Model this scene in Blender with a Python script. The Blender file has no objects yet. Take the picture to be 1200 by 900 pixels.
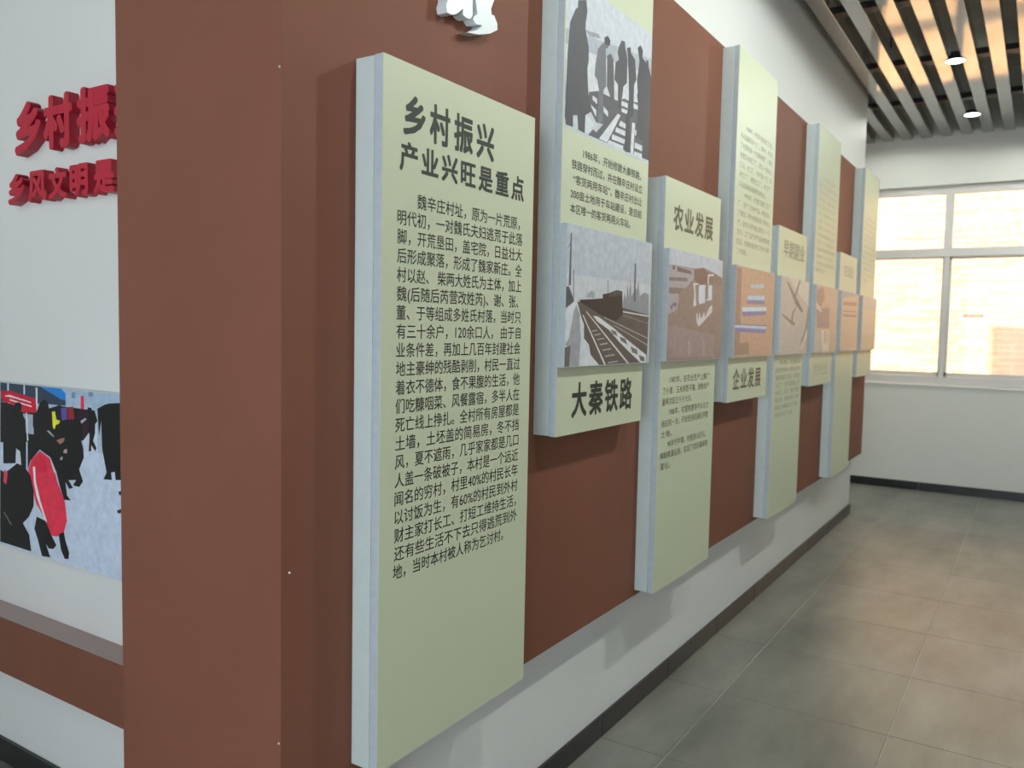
import bpy, bmesh, math, random
from mathutils import Matrix, Vector

random.seed(7)
SC = bpy.context.scene
COL = SC.collection
PI = math.pi

# ------------------------------------------------------------------ camera
EYE = 1.41
yaw, pitch, roll, F_PX = 0.569337289, -0.0662371344, 0.0197628034, 967.411426
cy, sy, cp, sp = math.cos(yaw), math.sin(yaw), math.cos(pitch), math.sin(pitch)
fwd = Vector((cy*cp, sy*cp, sp))
rgt = Vector((sy, -cy, 0.0))
upv = rgt.cross(fwd)
r2 = rgt*math.cos(roll) + upv*math.sin(roll)
u2 = -rgt*math.sin(roll) + upv*math.cos(roll)
cam_data = bpy.data.cameras.new('camera')
cam = bpy.data.objects.new('camera', cam_data)
COL.objects.link(cam)
m = Matrix.Identity(4)
for i in range(3):
    m[i][0], m[i][1], m[i][2] = r2[i], u2[i], -fwd[i]
m[0][3], m[1][3], m[2][3] = 0.0, 0.0, EYE
cam.matrix_world = m
cam_data.sensor_width = 36.0
cam_data.lens = F_PX/1200.0*36.0
cam_data.clip_start = 0.05
cam_data.dof.use_dof = True
cam_data.dof.focus_distance = 1.95
cam_data.dof.aperture_fstop = 4.5
SC.camera = cam

# ------------------------------------------------------------------ sky, sun, lamps, exposure
world = bpy.data.worlds.new('world')
SC.world = world
world.use_nodes = True
wb = world.node_tree.nodes['Background']
wb.inputs['Color'].default_value = (0.86, 0.93, 1.0, 1)
wb.inputs['Strength'].default_value = 4.3

def lamp(name, kind, loc, power, color, **kw):
    d = bpy.data.lights.new(name, kind)
    d.energy = power; d.color = color
    for k, v in kw.items(): setattr(d, k, v)
    o = bpy.data.objects.new(name, d); COL.objects.link(o); o.location = loc
    return o
def aim(o, target):
    o.rotation_euler = (Vector(target) - o.location).to_track_quat('-Z', 'Y').to_euler()

sun = lamp('sun', 'SUN', (6, 8, 8), 30.0, (1.0, 0.93, 0.80), angle=0.012)
sun.rotation_euler = Vector((1.0, -2.0, -2.5)).to_track_quat('-Z', 'Y').to_euler()
# area lamp standing in for daylight from an unseen opening behind the camera
day = lamp('daylight', 'AREA', (-2.9, -0.4, 1.7), 33.0, (0.72, 0.88, 1.0), shape='RECTANGLE', size=3.4, size_y=2.2)
day.rotation_euler = Vector((1, 0.05, 0)).to_track_quat('-Z', 'Z').to_euler()
# the strong downlight that throws the panels' shadows
key = lamp('downlight_and_fill', 'SPOT', (3.25, -0.27, 3.16), 82.0, (0.93, 1.0, 0.93), spot_size=3.08, spot_blend=0.10, shadow_soft_size=0.045)
for lx, ly, pw in ((1.55, -0.27, 48), (4.75, -0.27, 16), (6.3, -0.27, 24), (7.6, -0.6, 40), (7.6, 1.2, 12), (3.3, -2.4, 14), (-1.0, 2.6, 32)):  # lamps outside the key's row are unseen fill, added to brighten the room
    lamp('downlight_and_fill', 'SPOT', (lx, ly, 3.16), pw, (0.96, 1.0, 0.92), spot_size=3.08, spot_blend=0.15, shadow_soft_size=0.07)

SC.view_settings.view_transform = 'Standard'
SC.view_settings.look = 'None'
SC.view_settings.gamma = 1.0
SC.view_settings.use_curve_mapping = False
SC.view_settings.exposure = 0.10
try:
    SC.cycles.use_denoising = True
    SC.cycles.max_bounces = 10
    SC.cycles.diffuse_bounces = 6
    SC.cycles.glossy_bounces = 4
    SC.cycles.sample_clamp_indirect = 8.0
    SC.cycles.caustics_reflective = False
    SC.cycles.caustics_refractive = False
except Exception:
    pass

# ------------------------------------------------------------------ materials
def lin(c):
    return tuple(((v/255.0)/12.92 if v/255.0 <= 0.04045 else ((v/255.0+0.055)/1.055)**2.4) for v in c)

def new_mat(name):
    mt = bpy.data.materials.new(name); mt.use_nodes = True
    nt = mt.node_tree
    return mt, nt, nt.nodes['Principled BSDF']

def plain(name, col, rough=0.6, metal=0.0, spec=0.5, var=0.04, scale=6.0, bump=0.0, bscale=200.0, coat=0.0):
    """paint or board with a little tonal variation and fine relief"""
    mt, nt, b = new_mat(name)
    g = nt.nodes.new('ShaderNodeNewGeometry')
    n = nt.nodes.new('ShaderNodeTexNoise'); n.inputs['Scale'].default_value = scale; n.inputs['Detail'].default_value = 4
    nt.links.new(g.outputs['Position'], n.inputs['Vector'])
    r = nt.nodes.new('ShaderNodeMapRange')
    r.inputs['From Min'].default_value = 0.3; r.inputs['From Max'].default_value = 0.7
    r.inputs['To Min'].default_value = 1-var; r.inputs['To Max'].default_value = 1+var
    nt.links.new(n.outputs['Fac'], r.inputs['Value'])
    mx = nt.nodes.new('ShaderNodeVectorMath'); mx.operation = 'SCALE'
    mx.inputs[0].default_value = col
    nt.links.new(r.outputs['Result'], mx.inputs['Scale'])
    nt.links.new(mx.outputs['Vector'], b.inputs['Base Color'])
    b.inputs['Roughness'].default_value = rough
    b.inputs['Metallic'].default_value = metal
    b.inputs['Specular IOR Level'].default_value = spec
    b.inputs['Coat Weight'].default_value = coat
    if bump:
        n2 = nt.nodes.new('ShaderNodeTexNoise'); n2.inputs['Scale'].default_value = bscale
        nt.links.new(g.outputs['Position'], n2.inputs['Vector'])
        bp = nt.nodes.new('ShaderNodeBump'); bp.inputs['Strength'].default_value = bump; bp.inputs['Distance'].default_value = 0.002
        nt.links.new(n2.outputs['Fac'], bp.inputs['Height']); nt.links.new(bp.outputs['Normal'], b.inputs['Normal'])
    return mt

M = {}
M['wall'] = plain('white_wall_paint', (0.74, 0.75, 0.74), 0.55, var=0.02, scale=1.5, bump=0.12)
M['wall_far'] = plain('far_wall_paint', (0.72, 0.72, 0.68), 0.55, var=0.02, scale=1.2, bump=0.12)
M['red'] = plain('brick_red_board', (0.215, 0.086, 0.055), 0.6, spec=0.14, var=0.05, scale=3.0, bump=0.05)
M['ledge'] = plain('glossy_red_ledge_top', (0.215, 0.084, 0.055), 0.16, spec=0.9, var=0.04, scale=3.0, coat=0.6)
M['foam'] = plain('white_foam_board', (0.58, 0.66, 0.65), 0.5, var=0.03, scale=30.0)
M['foam2'] = plain('white_cut_edge', (0.48, 0.55, 0.60), 0.5, var=0.05, scale=60.0)
M['cream'] = plain('cream_print', (0.58, 0.62, 0.45), 0.42, spec=0.4, var=0.015, scale=2.0)
M['ink'] = plain('dark_green_ink', (0.024, 0.032, 0.024), 0.6, var=0.0)
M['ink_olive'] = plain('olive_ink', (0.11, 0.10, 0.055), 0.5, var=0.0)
M['ink_veiled'] = plain('glare_veiled_ink', (0.30, 0.29, 0.20), 0.5, var=0.0)  # ink colour lightened to carry window glare and blur
M['ink_veiled_far'] = plain('glare_veiled_ink_far', (0.44, 0.44, 0.32), 0.5, var=0.0)  # lighter again, carrying more glare and blur on the far panels
M['black_tile'] = plain('black_skirting', (0.016, 0.017, 0.018), 0.28, var=0.3, scale=14.0)
M['grout'] = plain('pale_grout', (0.60, 0.60, 0.55), 0.8, var=0.1, scale=20.0)
M['slat'] = plain('satin_grey_aluminium', (0.35, 0.35, 0.345), 0.08, metal=0.72, var=0.02, scale=2.0)
M['black_metal'] = plain('black_steel', (0.012, 0.014, 0.016), 0.5, var=0.1)
M['slab'] = plain('dusty_grey_slab', (0.70, 0.65, 0.56), 0.9, var=0.2, scale=2.5)
M['upvc'] = plain('white_window_frame', (0.66, 0.64, 0.62), 0.35, var=0.01)
M['sill'] = plain('white_sill', (0.78, 0.78, 0.76), 0.25, var=0.01)
M['letter_red'] = plain('red_acrylic', (0.50, 0.015, 0.04), 0.40, spec=0.25, var=0.04, scale=30.0)
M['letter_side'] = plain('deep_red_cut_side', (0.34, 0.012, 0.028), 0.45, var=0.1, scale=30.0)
M['letter_white'] = plain('white_acrylic', (0.72, 0.78, 0.80), 0.35, var=0.02, scale=30.0)
M['mortar'] = plain('pale_mortar', (0.80, 0.72, 0.58), 0.95, var=0.1, scale=30.0, bump=0.3)
M['hole_dark'] = plain('hole_shade_brown', (0.17, 0.10, 0.06), 0.95, var=0.4, scale=40.0)  # dark brown standing for the shade inside a brick hole
M['ground'] = plain('outside_concrete', (0.40, 0.38, 0.34), 0.9, var=0.15, scale=3.0)
M['render'] = plain('outside_render', (0.55, 0.52, 0.46), 0.9, var=0.1, scale=3.0)
M['chrome'] = plain('pale_metal', (0.7, 0.72, 0.75), 0.25, metal=0.9, var=0.0)
M['nail'] = plain('bright_nail_head', (0.8, 0.8, 0.78), 0.3, metal=0.6, var=0.0)

def tile_material():
    mt, nt, b = new_mat('cement_look_tile')
    g = nt.nodes.new('ShaderNodeNewGeometry')
    mp = nt.nodes.new('ShaderNodeMapping'); mp.inputs['Scale'].default_value = (0.8, 2.2, 1)
    mp.inputs['Rotation'].default_value = (0, 0, 0.5)
    nt.links.new(g.outputs['Position'], mp.inputs['Vector'])
    n = nt.nodes.new('ShaderNodeTexNoise'); n.inputs['Scale'].default_value = 1.7; n.inputs['Detail'].default_value = 7; n.inputs['Roughness'].default_value = 0.6
    nt.links.new(mp.outputs['Vector'], n.inputs['Vector'])
    cr = nt.nodes.new('ShaderNodeValToRGB')
    cr.color_ramp.elements[0].position = 0.32; cr.color_ramp.elements[0].color = (0.150, 0.160, 0.142, 1)
    cr.color_ramp.elements[1].position = 0.70; cr.color_ramp.elements[1].color = (0.31, 0.31, 0.275, 1)
    nt.links.new(n.outputs['Fac'], cr.inputs['Fac'])
    oi = nt.nodes.new('ShaderNodeObjectInfo')
    r = nt.nodes.new('ShaderNodeMapRange'); r.inputs['To Min'].default_value = 0.94; r.inputs['To Max'].default_value = 1.06
    nt.links.new(oi.outputs['Random'], r.inputs['Value'])
    mx = nt.nodes.new('ShaderNodeVectorMath'); mx.operation = 'SCALE'
    nt.links.new(cr.outputs['Color'], mx.inputs[0]); nt.links.new(r.outputs['Result'], mx.inputs['Scale'])
    nt.links.new(mx.outputs['Vector'], b.inputs['Base Color'])
    r2_ = nt.nodes.new('ShaderNodeMapRange'); r2_.inputs['To Min'].default_value = 0.30; r2_.inputs['To Max'].default_value = 0.46
    nt.links.new(n.outputs['Fac'], r2_.inputs['Value']); nt.links.new(r2_.outputs['Result'], b.inputs['Roughness'])
    return mt
M['tile'] = tile_material()

def brick_material():
    mt, nt, b = new_mat('fired_orange_brick')
    g = nt.nodes.new('ShaderNodeNewGeometry'); oi = nt.nodes.new('ShaderNodeObjectInfo')
    n = nt.nodes.new('ShaderNodeTexNoise'); n.inputs['Scale'].default_value = 35; n.inputs['Detail'].default_value = 5
    nt.links.new(g.outputs['Position'], n.inputs['Vector'])
    ad = nt.nodes.new('ShaderNodeMath'); ad.operation = 'MULTIPLY_ADD'; ad.inputs[1].default_value = 0.4
    nt.links.new(n.outputs['Fac'], ad.inputs[0])
    sc = nt.nodes.new('ShaderNodeMath'); sc.operation = 'MULTIPLY'; sc.inputs[1].default_value = 0.6
    nt.links.new(oi.outputs['Random'], sc.inputs[0]); nt.links.new(sc.outputs[0], ad.inputs[2])
    cr = nt.nodes.new('ShaderNodeValToRGB')
    cr.color_ramp.elements[0].position = 0.1; cr.color_ramp.elements[0].color = (0.60, 0.36, 0.19, 1)
    cr.color_ramp.elements[1].position = 0.9; cr.color_ramp.elements[1].color = (0.74, 0.50, 0.29, 1)
    nt.links.new(ad.outputs[0], cr.inputs['Fac']); nt.links.new(cr.outputs['Color'], b.inputs['Base Color'])
    b.inputs['Roughness'].default_value = 0.9
    return mt
M['brick'] = brick_material()

def print_material():
    mt, nt, b = new_mat('photo_print')
    a = nt.nodes.new('ShaderNodeAttribute'); a.attribute_name = 'print_color'
    g = nt.nodes.new('ShaderNodeNewGeometry')
    n = nt.nodes.new('ShaderNodeTexNoise'); n.inputs['Scale'].default_value = 45; n.inputs['Detail'].default_value = 9
    nt.links.new(g.outputs['Position'], n.inputs['Vector'])
    r = nt.nodes.new('ShaderNodeMapRange'); r.inputs['From Min'].default_value = 0.3; r.inputs['From Max'].default_value = 0.7
    r.inputs['To Min'].default_value = 0.89; r.inputs['To Max'].default_value = 1.11
    nt.links.new(n.outputs['Fac'], r.inputs['Value'])
    mx = nt.nodes.new('ShaderNodeVectorMath'); mx.operation = 'SCALE'
    nt.links.new(a.outputs['Color'], mx.inputs[0]); nt.links.new(r.outputs['Result'], mx.inputs['Scale'])
    nt.links.new(mx.outputs['Vector'], b.inputs['Base Color'])
    b.inputs['Roughness'].default_value = 0.45
    b.inputs['Specular IOR Level'].default_value = 0.3
    return mt
M['print'] = print_material()

def glass_material():
    """thin pane: clear, reflecting by Fresnel, with a film of dust that scatters daylight"""
    mt = bpy.data.materials.new('dusty_window_glass'); mt.use_nodes = True
    nt = mt.node_tree; nt.nodes.clear()
    out = nt.nodes.new('ShaderNodeOutputMaterial')
    tr = nt.nodes.new('ShaderNodeBsdfTransparent'); gl = nt.nodes.new('ShaderNodeBsdfGlossy'); gl.inputs['Roughness'].default_value = 0.02
    fr = nt.nodes.new('ShaderNodeFresnel'); fr.inputs['IOR'].default_value = 1.45
    m1 = nt.nodes.new('ShaderNodeMixShader')
    nt.links.new(fr.outputs[0], m1.inputs[0]); nt.links.new(tr.outputs[0], m1.inputs[1]); nt.links.new(gl.outputs[0], m1.inputs[2])
    tl = nt.nodes.new('ShaderNodeBsdfTranslucent'); tl.inputs['Color'].default_value = (0.9, 0.92, 0.85, 1)
    g = nt.nodes.new('ShaderNodeNewGeometry'); n = nt.nodes.new('ShaderNodeTexNoise'); n.inputs['Scale'].default_value = 4
    nt.links.new(g.outputs['Position'], n.inputs['Vector'])
    r = nt.nodes.new('ShaderNodeMapRange'); r.inputs['To Min'].default_value = 0.02; r.inputs['To Max'].default_value = 0.10
    nt.links.new(n.outputs['Fac'], r.inputs['Value'])
    m2 = nt.nodes.new('ShaderNodeMixShader')
    nt.links.new(r.outputs['Result'], m2.inputs[0]); nt.links.new(m1.outputs[0], m2.inputs[1]); nt.links.new(tl.outputs[0], m2.inputs[2])
    nt.links.new(m2.outputs[0], out.inputs['Surface'])
    return mt
M['glass'] = glass_material()

def lit_material(name, col, strength):
    mt, nt, b = new_mat(name)
    b.inputs['Base Color'].default_value = (0.8, 0.8, 0.8, 1)
    b.inputs['Emission Color'].default_value = (*col, 1); b.inputs['Emission Strength'].default_value = strength
    return mt
M['lamp_on'] = lit_material('lit_lamp_face', (0.85, 1.0, 0.95), 14.0)

# ------------------------------------------------------------------ helpers
def link_mesh(name, bm, mats, parent=None, smooth=False):
    me = bpy.data.meshes.new(name)
    bm.normal_update(); bm.to_mesh(me); bm.free()
    for x in (mats if isinstance(mats, (list, tuple)) else [mats]): me.materials.append(x)
    if smooth:
        for p in me.polygons: p.use_smooth = True
    o = bpy.data.objects.new(name, me); COL.objects.link(o)
    if parent: o.parent = parent
    return o

def box(bm, x0, x1, y0, y1, z0, z1, mi=0):
    v = [bm.verts.new((x, y, z)) for x in (x0, x1) for y in (y0, y1) for z in (z0, z1)]
    fs = [(0, 1, 3, 2), (4, 6, 7, 5), (0, 4, 5, 1), (2, 3, 7, 6), (0, 2, 6, 4), (1, 5, 7, 3)]
    out = []
    for f in fs:
        fc = bm.faces.new([v[i] for i in f]); fc.material_index = mi; out.append(fc)
    return out

def bx(name, dims, mat, parent=None, bevel=0.0, origin=None):
    """one box as its own object; dims are world x0,x1,y0,y1,z0,z1 relative to origin"""
    bm = bmesh.new(); box(bm, *dims)
    if bevel: bmesh.ops.bevel(bm, geom=bm.edges[:], offset=bevel, segments=2, affect='EDGES', profile=0.5)
    o = link_mesh(name, bm, mat, parent)
    if origin: o.location = origin
    return o

def struct(name, dims_list, mat, parent=None, label=None):
    bm = bmesh.new()
    for d in dims_list: box(bm, *d)
    o = link_mesh(name, bm, mat, parent)
    if parent is None: o['kind'] = 'structure'
    if label: o['label'] = label
    return o

def empty(name, loc, label, cat, group=None):
    o = bpy.data.objects.new(name, None); COL.objects.link(o)
    o.location = loc; o.empty_display_size = 0.1
    o['label'] = label; o['category'] = cat
    if group: o['group'] = group
    return o

def tag(o, label, cat, group=None):
    o['label'] = label; o['category'] = cat
    if group: o['group'] = group
    return o

def text_geo(s, bold=0.0, extrude=0.0):
    """vertices and faces of a line of lettering, 1 unit em, baseline on y = 0;
    bold strokes are struck several times around a small square"""
    if bold:
        vs, fs = text_geo(s, 0.0, extrude)
        V, Q = [], []
        for k in range(8):
            dx, dy = bold*((1, 1, 0, -1, -1, -1, 0, 1)[k]), bold*((0, 1, 1, 1, 0, -1, -1, -1)[k])
            if extrude: dx, dy = bold*1.1*math.cos(k*PI/4+0.19), bold*1.1*math.sin(k*PI/4+0.19)
            n = len(V)
            V += [Vector((v.x+dx, v.y+dy, v.z-(0.0004*k if extrude == 0 else 0.0))) for v in vs]
            Q += [tuple(n+i for i in f) for f in fs]
        return V, Q
    c = bpy.data.curves.new('lettering', 'FONT'); c.body = s; c.size = 1.0; c.extrude = extrude
    c.resolution_u = 3
    o = bpy.data.objects.new('lettering', c); COL.objects.link(o)
    bpy.context.view_layer.update()
    me = bpy.data.meshes.new_from_object(o.evaluated_get(bpy.context.evaluated_depsgraph_get()))
    vs = [v.co.copy() for v in me.vertices]; fs = [tuple(p.vertices) for p in me.polygons]
    bpy.data.objects.remove(o); bpy.data.curves.remove(c); bpy.data.meshes.remove(me)
    return vs, fs

def lettering(name, lines, y, mat, parent, bold=0.0, spaced=0.0):
    """lines = (text, x0, x1, z_bottom, z_top) printed on the plane facing -Y; parent's origin is subtracted"""
    V, Fc = [], []
    ox, oy, oz = parent.location if parent else (0, 0, 0)
    if spaced:                 # headings: every character in a cell of its own with air around it
        out = []
        for s, x0, x1, z0, z1 in lines:
            n = len(s); w = (x1-x0)/(n-1+spaced)
            out += [(ch, x0+i*w, x0+i*w+w*spaced, z0, z1) for i, ch in enumerate(s)]
        lines = out
    for s, x0, x1, z0, z1 in lines:
        vs, fs = text_geo(s, bold)
        if not vs: continue
        a0 = min(v.x for v in vs); a1 = max(v.x for v in vs)
        k = (z1-z0)/0.90
        kx = (x1-x0)/(a1-a0)
        n = len(V)
        for v in vs: V.append((x0+(v.x-a0)*kx-ox, y-oy+v.z*k*0.3, z0+(v.y+0.075)*k-oz))
        Fc += [tuple(n+i for i in f) for f in fs]
    me = bpy.data.meshes.new(name); me.from_pydata(V, [], Fc); me.update(); me.materials.append(mat)
    o = bpy.data.objects.new(name, me); COL.objects.link(o); o.parent = parent
    return o

def print_sheet(name, polys, rect, base, axis, plane, parent, gain=0.60, sat=0.72, step=0.00002):
    """a printed photograph: flat coloured areas, layered by a hair; axis 'y' faces -Y, axis 'x' faces -X"""
    V, Fc, Cc = [], [], []
    ox, oy, oz = parent.location if parent else (0, 0, 0)
    a0, a1, z0, z1 = rect
    def alb(c):
        q = lin(c); g_ = sum(q)/3
        return tuple(max(0.006, min(0.85, (g_+(v-g_)*sat-0.022)/gain)) for v in q)
    def add(pts, col, lvl):
        n = len(V)
        for a, z in pts:
            a = min(max(a, a0), a1); z = min(max(z, z0), z1)
            V.append((a-ox, plane-lvl*step-oy, z-oz) if axis == 'y' else (plane-lvl*step-ox, a-oy, z-oz))
        tri = []
        bm = bmesh.new(); vv = [bm.verts.new(V[n+i]) for i in range(len(pts))]
        for i, v in enumerate(vv): v.index = i
        try:
            f = bm.faces.new(vv); bm.normal_update(); bmesh.ops.triangulate(bm, faces=[f])
            tri = [tuple(w.index for w in t.verts) for t in bm.faces]
        except ValueError: pass
        bm.free()
        for t in tri: Fc.append(tuple(n+i for i in t)); Cc.append(alb(col))
    for i, b in enumerate(base):           # base: vertical gradient stops (z, colour) as bands
        zb0, zb1, c0 = b
        add([(a0, zb0), (a1, zb0), (a1, zb1), (a0, zb1)], c0, 0)
    for i, (c, flat) in enumerate(polys):
        add([(flat[j], flat[j+1]) for j in range(0, len(flat), 2)], c, i+1)
    me = bpy.data.meshes.new(name); me.from_pydata(V, [], Fc); me.update(); me.materials.append(M['print'])
    at = me.color_attributes.new('print_color', 'FLOAT_COLOR', 'CORNER')
    for p, c in zip(me.polygons, Cc):
        for li in p.loop_indices: at.data[li].color = (*c, 1)
    o = bpy.data.objects.new(name, me); COL.objects.link(o); o.parent = parent
    return o

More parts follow.
